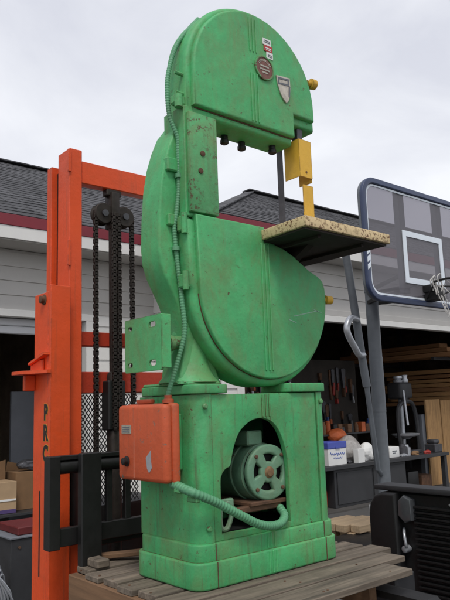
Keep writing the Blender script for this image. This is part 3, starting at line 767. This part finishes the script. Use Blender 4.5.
# rim, bracket and tangled net
rc = Vector((3.51, .96, 1.63)); rr = .229
h = MB(); h.tube([rc+Vector((rr*math.cos(2*math.pi*i/40), rr*math.sin(2*math.pi*i/40), 0)) for i in range(41)], .010, 8, False, caps=False)
h.box(3.44, 3.58, 1.185, 1.29, 1.575, 1.64, .005); h.box(3.45, 3.57, 1.15, 1.28, 1.50, 1.575, .004)
h.bar((3.33, 1.10, 1.62), (3.45, 1.26, 1.52), .012, .012); h.bar((3.69, 1.10, 1.62), (3.57, 1.26, 1.52), .012, .012)
rm = h.build('rim', 'black', hp)
h = MB()
for i in range(10):
    a = 2*math.pi*i/10; p0 = rc+Vector((rr*math.cos(a), rr*math.sin(a), -.008))
    for s in (-1, 1):
        a1 = a+s*.35; a2 = a+s*.2
        h.tube([p0, rc+Vector((.19*math.cos(a1), .19*math.sin(a1), -.10)), rc+Vector((.15*math.cos(a2), .15*math.sin(a2), -.22)), rc+Vector((.12*math.cos(a1), .12*math.sin(a1), -.30))], .0028, 5, True)
for i in range(4):      # the part of the net flipped up over the rim at the left
    a = math.pi*(.55+.12*i); p0 = rc+Vector((rr*math.cos(a), rr*math.sin(a), 0))
    h.tube([p0+Vector((0, 0, -.06)), p0+Vector((-.03, 0, .02)), p0+Vector((.0, -.01, .05)), p0+Vector((.04, .01, .0)), p0+Vector((.05, 0, -.09))], .0055, 6, True)
h.build('net', 'net', rm)
h = MB(); h.box(3.0, 3.84, 1.6, 2.5, G, G+.14, .04, 2); h.build('base', 'black', hp)

# ------------------------------------------------------------------ black ribbed equipment at the right
eq = root('ribbed_panel', (1.5, -.2, G), 'black upright ribbed panel with grey top rail and smoked lens right of the pallet', 'panel')
e = MB(); e.box(1.47, 1.54, -1.5, .27, -.66, .165, .008); e.build('body', 'black2', eq)
for i in range(19):
    z = .105-.0265*i
    e = MB(); e.mesh(*xz([[(1.4695, z), (1.448, z-.004), (1.448, z-.011), (1.4695, z-.018)]], -1.5, .165)); e.build('rib', 'black2', eq)
e = MB(); e.box(1.435, 1.56, -1.52, .40, .172, .200, .006, 2); e.build('top_rail', 'grey_cab', eq)
e = MB(); e.mesh(*yz([[(.25, -.66), (.25, .165), (.34, .165), (.39, .145), (.425, .10), (.435, .04), (.435, -.66)]], 1.415, 1.60, .02, 3)); hs = e.build('end_housing', 'black2', eq)
e = MB(); e.mesh(*yz([[(.165, .135), (.21, .155), (.245, .125), (.25, .05), (.21, .015), (.165, .03)]], 1.425, 1.475, .008, 2)); e.build('lens', 'lens', eq)
e = MB(); e.tube([(1.455, .235, -.02), (1.425, .215, -.045), (1.42, .205, -.09), (1.44, .215, -.12)], .008, 8); e.lathe((1.465, .22, -.118), (-1, 0, 0), [(0, .018), (.04, .018), (.044, .01)], 12); e.build('latch', 'silver', eq)
for z in (.07, .0, -.07, -.14):
    e = MB(); e.lathe((1.46, .43, z), (-.6, .8, 0), [(0, .022), (.02, .02), (.024, .01)], 12); e.build('fitting', 'silver', hs)
for y in (-1.2, .30):
    e = MB(); e.box(1.44, 1.60, y-.05, y+.05, G, -.655, .006); e.build('foot', 'black', eq)
e = MB(); e.box(1.455, 1.475, -.12, -.04, .118, .130, .003); e.build('badge_strip', 'silver', eq)
e = MB(); e.box(.86, 1.0, -.135, .10, G, -.09, .008); o = e.build('grey_block', 'grey_cab'); tag(o, 'dark grey rectangular post under the right end of the pallet planks', 'post')

# ------------------------------------------------------------------ things in the right bay
bn = root('workbench', (6.8, 4.4, G), 'dark workbench with grey cabinet doors inside the right garage bay', 'workbench')
e = MB(); e.box(4.9, 8.0, 4.0, 4.75, -.24, -.19, .004); e.build('bench_top', 'grey_cab', bn)
for x in (4.95, 7.9):
    e = MB(); e.box(x, x+.07, 4.03, 4.1, G+.02, -.24); e.build('leg', 'grey_cab', bn)
e = MB(); e.box(5.3, 6.9, 4.06, 4.7, G+.02, -.245, .005); cb = e.build('cabinet', 'grey_cab', bn)
for x in (5.35, 6.12):
    e = MB(); e.box(x, x+.73, 4.045, 4.059, G+.06, -.28, .004); e.build('door', 'grey_cab', cb)
BZ = -.19
x = root('lidded_box', (5.42, 4.2, BZ), 'white carton with a blue lid and blue handwriting at the left end of the workbench', 'box')
e = MB(); e.box(5.23, 5.60, 4.08, 4.36, BZ, .03, .004); bb = e.build('carton', 'paper', x)
e = MB(); e.box(5.222, 5.608, 4.072, 4.368, .031, .12, .008); e.box(5.37, 5.46, 4.066, 4.0715, .03, .055); e.build('lid', 'blue_lid', x)
e = MB()
xx = 5.27; pts = []
for i in range(34):
    pts.append((5.265+.0088*i+.004*math.sin(i*2.9), 4.0785, -.04+.012*math.sin(i*1.35)*(2.4 if i in (1, 2, 9, 16, 17) else 1+.4*math.sin(i*3.7))))
e.tube(pts, .0042, 5, True)
pts = [(5.33+.0085*i, 4.0785, -.095+.010*math.sin(i*1.6)) for i in range(22)]
e.tube(pts, .003, 5, True); e.build('handwriting', 'ink_blue', bb)
e = MB(); e.box(5.76, 5.93, 4.02, 4.10, BZ, .0, .004, 1, Matrix.Rotation(R_(8), 3, 'Z')); o = e.build('white_carton', 'paper'); tag(o, 'small plain white carton standing at the front edge of the workbench', 'carton')
def crumple(name, c, r, m_, seed, sq=(1, 1, 1), amp=.35):
    t = bmesh.new(); bmesh.ops.create_icosphere(t, subdivisions=3, radius=1); rnd = random.Random(seed)
    ds = [Vector((rnd.gauss(0, 1), rnd.gauss(0, 1), rnd.gauss(0, 1))).normalized() for _ in range(26)]
    for v in t.verts:
        d = v.co.normalized(); k = 1+amp*(max(d.dot(q) for q in ds)-.85)*3
        v.co = Vector((d.x*sq[0], d.y*sq[1], d.z*sq[2]))*r*k+Vector(c)
        v.co.z = max(v.co.z, c[2]-r*sq[2]*.62)
    e = MB(); e.add(t); return e.build(name, m_, None, 12)
o = crumple('plastic_bag', (5.95, 4.35, -.06), .21, 'plastic_bag', 1, (1.15, .8, 1.0)); tag(o, 'crumpled clear plastic bag heaped on the workbench beside the white carton', 'bag')
o = crumple('paper_bundle', (6.20, 4.22, -.10), .15, 'paper', 5, (1, .7, .95)); tag(o, 'crumpled white paper bundle on the workbench behind the grey pole', 'paper')
o = crumple('orange_tool_case', (5.98, 4.55, .16), .16, 'orange_cloth', 9, (1.1, .7, .6)); tag(o, 'rumpled orange cloth on top of the plastic bag heap', 'cloth')
e = MB(); e.box(6.22, 6.30, 3.985, 3.999, -.30, -.19, .002); o = e.build('yellow_tag', 'tag_yellow'); tag(o, 'yellow tag hanging on the front edge of the workbench', 'tag')
x = root('white_container', (6.72, 4.2, BZ), 'white square container with a dark print on the workbench right of the pole', 'container')
e = MB(); e.box(6.60, 6.84, 4.10, 4.30, BZ, -.03, .015, 2); bb = e.build('body', 'paper', x)
e = MB(); e.box(6.66, 6.77, 4.096, 4.1005, -.10, -.085); e.box(6.67, 6.74, 4.096, 4.1005, -.125, -.115); e.build('print', 'ink', bb)
# drill press
dp = root('drill_press', (7.55, 4.5, BZ), 'grey bench drill press with silver pulleys on the workbench', 'drill press')
e = MB(); e.box(7.32, 7.72, 4.30, 4.68, BZ, BZ+.05, .008); e.build('base', 'steel', dp)
e = MB(); e.tube([(7.66, 4.6, BZ), (7.66, 4.6, .98)], .04, 14, False); e.build('column', 'silver', dp)
e = MB(); e.box(7.40, 7.74, 4.40, 4.68, .66, .93, .05, 3); e.lathe((7.50, 4.42, .60), (0, 0, 1), [(0, .05), (.10, .06)], 14); hd_ = e.build('head', 'grey_cab', dp)
e = MB(); e.tube([(7.34, 4.42, BZ+.03), (7.30, 4.42, .25), (7.33, 4.42, .52), (7.50, 4.42, .62), (7.74, 4.44, .58), (7.86, 4.46, .30), (7.88, 4.46, BZ+.03)], .035, 8); e.build('guard_hoop', 'grey_cab', dp)
e = MB(); e.tube([(7.47, 4.40, .80), (7.44, 4.34, .25)], .018, 10, False); e.build('spindle', 'silver', dp)
e = MB(); e.lathe((7.48, 4.5, .93), (0, 0, 1), [(0, .07), (.03, .075), (.05, .05), (.07, .075), (.10, .07)], 18); e.lathe((7.66, 4.5, .93), (0, 0, 1), [(0, .06), (.04, .065), (.07, .05), (.12, .055)], 18); e.build('pulley', 'silver', dp)
e = MB(); e.lathe((7.50, 4.44, .03), (0, 0, 1), [(0, .06), (.03, .10), (.06, .21), (.085, .22), (.09, .16)], 22); e.box(7.44, 7.68, 4.5, 4.6, .05, .085); e.build('work_table', 'silver', dp)
for i, (px_, pz_, m_, s_) in enumerate(((7.14, BZ, 'silver', .09), (7.05, BZ, 'steel', .10), (7.86, BZ, 'red_tool', .07))):
    e = MB(); e.lathe((px_, 4.2, pz_), (0, 0, 1), [(0, s_*.8), (s_*1.3, s_*.8), (s_*1.4, s_*.5), (s_*1.8, s_*.45)], 16)
    o = e.build('tin_can', m_); tag(o, ('shiny silver can on the workbench left of the drill press', 'dark steel can on the workbench beside the white container', 'red can at the right end of the workbench')[i], 'can')
# lumber on racks at the back right
rk = root('lumber_rack', (9.6, 5.4, G), 'dark steel lumber rack along the right wall of the garage bay', 'rack')
for y_ in (4.35, 6.2):
    e = MB(); e.box(10.0, 10.08, y_-.04, y_+.04, G+.02, 2.3); e.build('post', 'grey_cab', rk)
    for z, x0_ in ((.48, 9.3), (1.30, 8.3)):
        e = MB(); e.box(x0_, 10.0, y_-.03, y_+.03, z, z+.05); e.build('arm', 'grey_cab', rk)
for i in range(8):
    for j in range(2):
        hh = .082; z = .532+i*hh; a = random.uniform(-.06, .10)
        e = MB(); e.box(9.32+.30*j+random.uniform(-.03, .0), 9.58+.30*j, 4.0+a, 6.35+random.uniform(-.5, 0), z, z+hh-random.uniform(.003, .020), .003)
        o = e.build('lumber_board', 'lumber_y' if (i*7+j) % 3 else 'lumber_dark_y')
        tag(o, 'brown board in the tall stack on the lower arms of the lumber rack', 'board', 'boards stacked on the lumber rack')
for i in range(5):
    z = 1.352+.085*(i//2); x0_ = 8.35+.30*(i % 2)+.05*i
    e = MB(); e.box(x0_, x0_+.24, 3.95+.1*i, 6.7-.1*i, z, z+.07, .003)
    o = e.build('long_beam', 'lumber_dark_y'); tag(o, 'dark brown timber on the upper arms of the lumber rack', 'timber', 'timbers on the upper rack arms')
for i, (x0_, x1_, zt, ln) in enumerate(((8.02, 8.43, .64, .12), (8.46, 8.86, .62, .10))):
    e = MB(); e.box(x0_, x1_, 4.37, 4.40, G+.02, zt, .002); o = e.build('plywood_sheet', 'ply')
    tag(o, ('tall plywood sheet standing right of the workbench, with knots, left one of the pair', 'plywood sheet standing at the right edge of the photo, right one of the pair')[i], 'plywood')
e = MB(); e.box(7.95, 9.0, 4.42, 4.5, G+.02, .40); o = e.build('plywood_stand', 'grey_panel'); tag(o, 'grey board leaning behind the two plywood sheets', 'board')
# tools hanging on a pegboard
pb = MB(); pb.box(4.9, 7.6, 5.45, 5.5, .15, 1.35); pb.box(4.95, 5.05, 5.45, 5.55, G+.02, .15); pb.box(7.45, 7.55, 5.45, 5.55, G+.02, .15); pbo = pb.build('pegboard', 'peg'); tag(pbo, 'dark pegboard behind the workbench hung with tools', 'pegboard')
rnd = random.Random(3)
kinds = [('red_tool', 'red-handled'), ('blue_tool', 'blue-handled'), ('rust', 'rusty'), ('silver', 'bright steel'), ('lumber_dark', 'wooden-handled'), ('orange_cloth', 'orange-handled'), ('black', 'black')]
for i in range(40):
    xx = 4.98+.064*i; mk, nm = kinds[rnd.randrange(7)]; zt = rnd.uniform(.45, 1.28); ln = rnd.uniform(.18, .55)
    zz = zt-ln; yo = .012*(i % 3)
    t_ = root('hand_tool', (xx, 5.42, zz), f'{nm} hand tool hanging on the dark pegboard behind the workbench', 'tool', f'{nm} tools hanging on the pegboard')
    e = MB(); w_ = rnd.uniform(.01, .022); e.box(xx-w_, xx+w_, 5.410-yo, 5.449, zz, zz+ln*rnd.uniform(.3, .5), .006, 1, Matrix.Rotation(rnd.uniform(-.12, .12), 3, 'Y')); e.build('handle', mk, t_)
    e = MB(); bw = rnd.uniform(.012, .06)
    e.mesh(*xz([[(xx-bw*.4, zz+ln*.3), (xx+bw*.4, zz+ln*.3), (xx+bw, zt-bw*.5), (xx+bw*.2, zt), (xx-bw, zt-bw*.3)]], 5.425-yo, 5.447)); e.build('blade', 'steel' if i % 2 else 'rust', t_)
# shelf of jars and cartons behind the bench
sh_ = root('bench_shelf', (6.3, 5.2, -.05), 'dark shelf full of jars and small cartons standing on the back of the workbench', 'shelf')
e = MB(); e.box(4.95, 7.2, 4.55, 4.74, .17, .19); e.build('board', 'grey_cab', sh_)
for x_ in (4.96, 6.05, 7.16):
    e = MB(); e.box(x_, x_+.03, 4.56, 4.73, -.188, .17); e.build('upright', 'grey_cab', sh_)
mats_ = [('rust', 'rusty'), ('lumber_dark', 'tan'), ('red_tool', 'red'), ('blue_tool', 'blue'), ('orange_cloth', 'orange'), ('cardboard_dark', 'brown'), ('black', 'black'), ('steel', 'grey')]
for i in range(20):
    x_ = 5.02+.108*i; mk, nm = mats_[rnd.randrange(8)]; z = .19
    if rnd.random() < .5:
        e = MB(); r_ = rnd.uniform(.03, .046); hh = rnd.uniform(.08, .2)
        e.lathe((x_, 4.64, z), (0, 0, 1), [(0, r_), (hh*.75, r_), (hh*.8, r_*.8), (hh, r_*.8)], 14); o = e.build('jar', mk)
        tag(o, f'{nm} jar standing on the shelf at the back of the workbench', 'jar', f'{nm} jars on the bench shelf')
    else:
        e = MB(); hh = rnd.uniform(.05, .17); e.box(x_-.045, x_+.045, 4.58, 4.70, z, z+hh, .004, 1); o = e.build('small_carton', mk)
        tag(o, f'{nm} small carton standing on the shelf at the back of the workbench', 'carton', f'{nm} small cartons on the bench shelf')
e = MB()
e.tube([(7.0, 4.25, BZ+.012), (7.12, 4.18, BZ+.02), (7.2, 4.3, BZ+.012), (7.05, 4.38, BZ+.02), (6.95, 4.28, BZ+.03), (7.1, 4.15, BZ+.012), (7.3, 4.2, BZ+.012)], .011, 6); o = e.build('cord', 'red_tool'); tag(o, 'red cord coiled on the workbench in front of the drill press', 'cord')
for i, (x_, y_, mk, r_, sq, lb) in enumerate(((5.70, 4.14, 'steel', .055, (1.2, .8, .5), 'small dark steel casting on the workbench between the lidded box and the white carton'),
        (6.42, 4.16, 'rust', .07, (1.3, .8, .6), 'rusty scrap casting on the workbench beside the pole'),
        (6.97, 4.13, 'silver', .05, (1.6, .8, .5), 'bright metal scrap on the workbench in front of the drill press'),
        (7.26, 4.12, 'cardboard_dark', .06, (1.2, .8, .6), 'brown paper wad on the workbench in front of the drill press'),
        (7.60, 4.13, 'red_tool', .05, (1.6, .7, .6), 'crumpled red rag near the right end of the workbench'))):
    o = crumple('bench_scrap', (x_, y_, BZ+r_*sq[2]*.62), r_, mk, 40+i, sq, .5); tag(o, lb, 'scrap')
for x_, mk, hh, nm in ((5.1, 'red_tool', .22, 'red'), (4.98, 'cardboard_dark', .30, 'brown'), (7.15, 'black', .30, 'black'), (7.5, 'rust', .22, 'rusty')):
    e = MB(); e.box(x_, x_+.28, 4.2, 4.55, G+.02, G+.02+hh, .02, 2); o = e.build('tool_case', mk); tag(o, f'{nm} tool case on the floor under the workbench', 'case')
e = MB(); e.box(7.78, 7.98, 4.1, 4.3, BZ, BZ+.13, .01); e.box(7.80, 7.96, 4.12, 4.28, BZ+.1305, BZ+.20, .03, 2); o = e.build('bench_grinder', 'steel'); tag(o, 'small dark steel machine at the right end of the workbench', 'tool')
# firewood / offcuts
for i in range(12):
    r_ = i//4; c_x = 3.62+.04*(r_ % 2); 
    e = MB(); z = G+.075*r_; y_ = 2.32+.13*(i % 4)+.06*(r_ % 2)
    e.box(c_x+random.uniform(-.06, .05), c_x+.45+random.uniform(-.05, .1), y_, y_+.115, z, z+.073, .006, 1)
    o = e.build('wood_offcut', 'firewood'); tag(o, 'pale split timber offcut in the low heap behind the pallet', 'timber', 'timber offcuts heaped on the driveway')

# ------------------------------------------------------------------ things in the left bay
e = MB(); e.box(1.66, 2.0, 6.0, 6.05, G+.02, .91, .004); o = e.build('steel_sheet', 'grey_panel'); tag(o, 'plain grey metal sheet standing inside the left garage bay beside the mast', 'sheet')
x = root('storage_crate', (1.2, 5.5, G+.02), 'dark storage shelf inside the left bay under the cardboard cartons', 'shelf')
e = MB(); e.box(.6, 2.0, 5.3, 5.95, -.47, -.44, .003); e.build('shelf_top', 'grey_cab', x)
for xx in (.62, 1.94):
    e = MB(); e.box(xx, xx+.05, 5.32, 5.37, G+.02, -.47); e.build('leg', 'grey_cab', x)
    e = MB(); e.box(xx, xx+.05, 5.88, 5.93, G+.02, -.47); e.build('leg', 'grey_cab', x)
x = root('cardboard_carton', (1.25, 5.5, -.44), 'tan cardboard carton with raised flap and purple stripe at the left edge of the photo', 'carton')
e = MB(); e.box(1.02, 1.475, 5.36, 5.7, -.438, -.10, .004); cb = e.build('carton', 'cardboard', x)
e = MB(); e.box(1.03, 1.47, 5.352, 5.3595, -.435, -.395); e.build('printed_stripe', 'purple', cb)
e = MB(); e.box(1.04, 1.465, 5.3525, 5.3595, -.305, -.285); e.build('tape', 'paper', cb)
e = MB(); e.mesh(*xz([[(1.03, -.098), (1.47, -.098), (1.47, .12), (1.05, .02)]], 5.68, 5.69)); e.build('flap', 'cardboard_dark', x)
x = root('brown_carton', (1.7, 5.6, -.44), 'dark brown cardboard carton leaning beside the tan carton', 'carton')
e = MB(); e.box(1.52, 1.80, 5.5, 5.85, -.438, -.02, .004); e.build('carton', 'cardboard_dark', x)
e = MB(); e.mesh(*xz([[(1.53, -.018), (1.79, -.018), (1.70, .05), (1.55, .09)]], 5.82, 5.828)); e.build('flap', 'cardboard_dark', x)
o = crumple('dark_bag', (1.72, 5.62, .045), .10, 'steel', 21, (1.3, .8, .6)); tag(o, 'dark crumpled bag lying on the brown carton in the left bay', 'bag')
x = root('metal_cabinet', (.5, 2.85, G), 'low dark grey cabinet with pale edge standing just left of the orange mast', 'cabinet')
e = MB(); e.box(.285, .75, 2.60, 3.1, G, -.205, .004); e.build('body', 'grey_cab', x)
e = MB(); e.box(.275, .76, 2.59, 3.11, -.204, -.190, .003); e.build('top', 'grey_panel', x)
e = MB(); e.lathe((.345, 2.599, -.26), (0, -1, 0), [(0, .010), (.006, .010)], 10); e.build('knob', 'rust', x)
e = MB(); e.box(.35, .70, 2.64, 3.0, -.1895, -.135, .006); o = e.build('red_tray', 'red_dark'); tag(o, 'dark red tray lying on the low grey cabinet', 'tray')
e = MB()
for i in range(9): e.tube([(.10+.02*i, 2.5+.02*i, G+.005), (.12+.02*i, 2.52, G+.16+.02*(i % 4)), (.20-.01*i, 2.54, G+.36+.03*(i % 3)), (.24, 2.57+.012*i, G+.20), (.19+.01*i, 2.5, G+.01)], .007, 6)
o = e.build('wire_bundle', 'silver'); tag(o, 'tangled grey wire bundle at the bottom left edge beside the grey cabinet', 'wire')
e = MB(); e.box(.0, .9, 3.5, 3.9, G, G+.20, .01); o = e.build('flat_box', 'cardboard_dark'); tag(o, 'flat brown box on the ground behind the low grey cabinet', 'box')
# storage shelving deep in the right bay
sr = root('storage_shelving', (7.0, 7.4, G), 'dark storage shelving filled with boxes at the back of the right garage bay', 'shelving')
for x_ in (4.6, 6.4, 8.2):
    e = MB(); e.box(x_, x_+.06, 7.2, 7.7, G+.02, 2.2); e.build('post', 'lumber_dark', sr)
for z in (-.1, .55, 1.15, 1.7):
    e = MB(); e.box(4.66, 8.2, 7.2, 7.7, z, z+.04); e.build('shelf', 'lumber', sr)
rn = random.Random(11)
for z in (-.06, .59, 1.19, 1.74):
    x_ = 4.72
    while x_ < 7.9:
        w_ = rn.uniform(.16, .42); hh = rn.uniform(.18, .42); mk, nm = rn.choice([('cardboard', 'tan'), ('cardboard_dark', 'brown'), ('grey_panel', 'grey'), ('red_tool', 'red'), ('blue_tool', 'blue'), ('lumber', 'wooden'), ('paper', 'white')])
        if x_ < 6.4 < x_+w_ : x_ = 6.47
        e = MB(); e.box(x_, x_+w_, 7.22+rn.uniform(0, .1), 7.65, z+.001, z+hh, .006); o = e.build('storage_box', mk)
        tag(o, f'{nm} box on the storage shelving at the back of the right bay', 'box', f'{nm} boxes on the storage shelving')
        x_ += w_+rn.uniform(.02, .14)
# ------------------------------------------------------------------ camera, sun, sky
cam = bpy.data.cameras.new('camera'); co = bpy.data.objects.new('camera', cam); COL.objects.link(co); SC.camera = co
yaw, pitch, roll = .86902346, .15832103, -.0335965
fv = Vector((math.cos(yaw)*math.cos(pitch), math.sin(yaw)*math.cos(pitch), math.sin(pitch)))
rv = Vector((math.sin(yaw), -math.cos(yaw), 0)); uv = rv.cross(fv)
r2 = rv*math.cos(roll)+uv*math.sin(roll); u2 = -rv*math.sin(roll)+uv*math.cos(roll)
co.matrix_world = Matrix.Translation((-1.59033148, -1.96346521, .65536977)) @ Matrix((r2, u2, -fv)).transposed().to_4x4()
cam.sensor_fit = 'VERTICAL'; cam.sensor_height = 24; cam.lens = 660/600*24
cam.clip_start = .05; cam.clip_end = 1000
EL, AZ = R_(58), R_(232)            # sun elevation; azimuth of the sun in the x-y plane (towards the sun)
sd = Vector((math.cos(AZ)*math.cos(EL), math.sin(AZ)*math.cos(EL), math.sin(EL)))
sl = bpy.data.lights.new('sun', 'SUN'); sl.energy = 1.5; sl.angle = R_(14); sl.color = (1, .97, .92)
so = bpy.data.objects.new('sun', sl); COL.objects.link(so); so.rotation_euler = sd.to_track_quat('Z', 'Y').to_euler(); so.location = (0, 0, 8)
wd = bpy.data.worlds.new('World'); SC.world = wd; wd.use_nodes = True; nt = wd.node_tree
bg = nt.nodes['Background']; bg.inputs['Strength'].default_value = .1
sk = nt.nodes.new('ShaderNodeTexSky'); sk.sky_type = 'NISHITA'; sk.sun_disc = False; sk.sun_elevation = EL; sk.sun_rotation = math.pi/2-AZ
sk.dust_density = 3; sk.air_density = 1.2
tc = nt.nodes.new('ShaderNodeTexCoord'); mp = nt.nodes.new('ShaderNodeMapping'); mp.inputs['Scale'].default_value = (1, 1, 2.2); mp.inputs['Location'].default_value = (.3, .8, 0)
L(nt, tc.outputs['Generated'], mp.inputs['Vector'])
cf = noise(nt, mp.outputs['Vector'], 2.3, 6, .55, .5)
cl_ = ramp(nt, cf, .3, .72, (5.3, 5.45, 6.3, 1), (9.9, 10.0, 10.2, 1))
sp = nt.nodes.new('ShaderNodeSeparateXYZ'); L(nt, tc.outputs['Generated'], sp.inputs[0])
hz = ramp(nt, sp.outputs['Z'], .05, .75)          # overcast deck thins towards the horizon
c2 = mix(nt, hz, (10.4, 10.6, 10.8), (5.8, 5.95, 6.8))
cc = mix(nt, .5, cl_, c2)
L(nt, mix(nt, .93, sk.outputs[0], cc), bg.inputs['Color'])
SC.view_settings.view_transform = 'Standard'; SC.view_settings.look = 'None'; SC.view_settings.gamma = 1; SC.view_settings.exposure = .2
SC.view_settings.use_curve_mapping = False
SC.render.engine = 'CYCLES'; SC.cycles.use_denoising = True; SC.cycles.max_bounces = 8
SC.cycles.transparent_max_bounces = 12
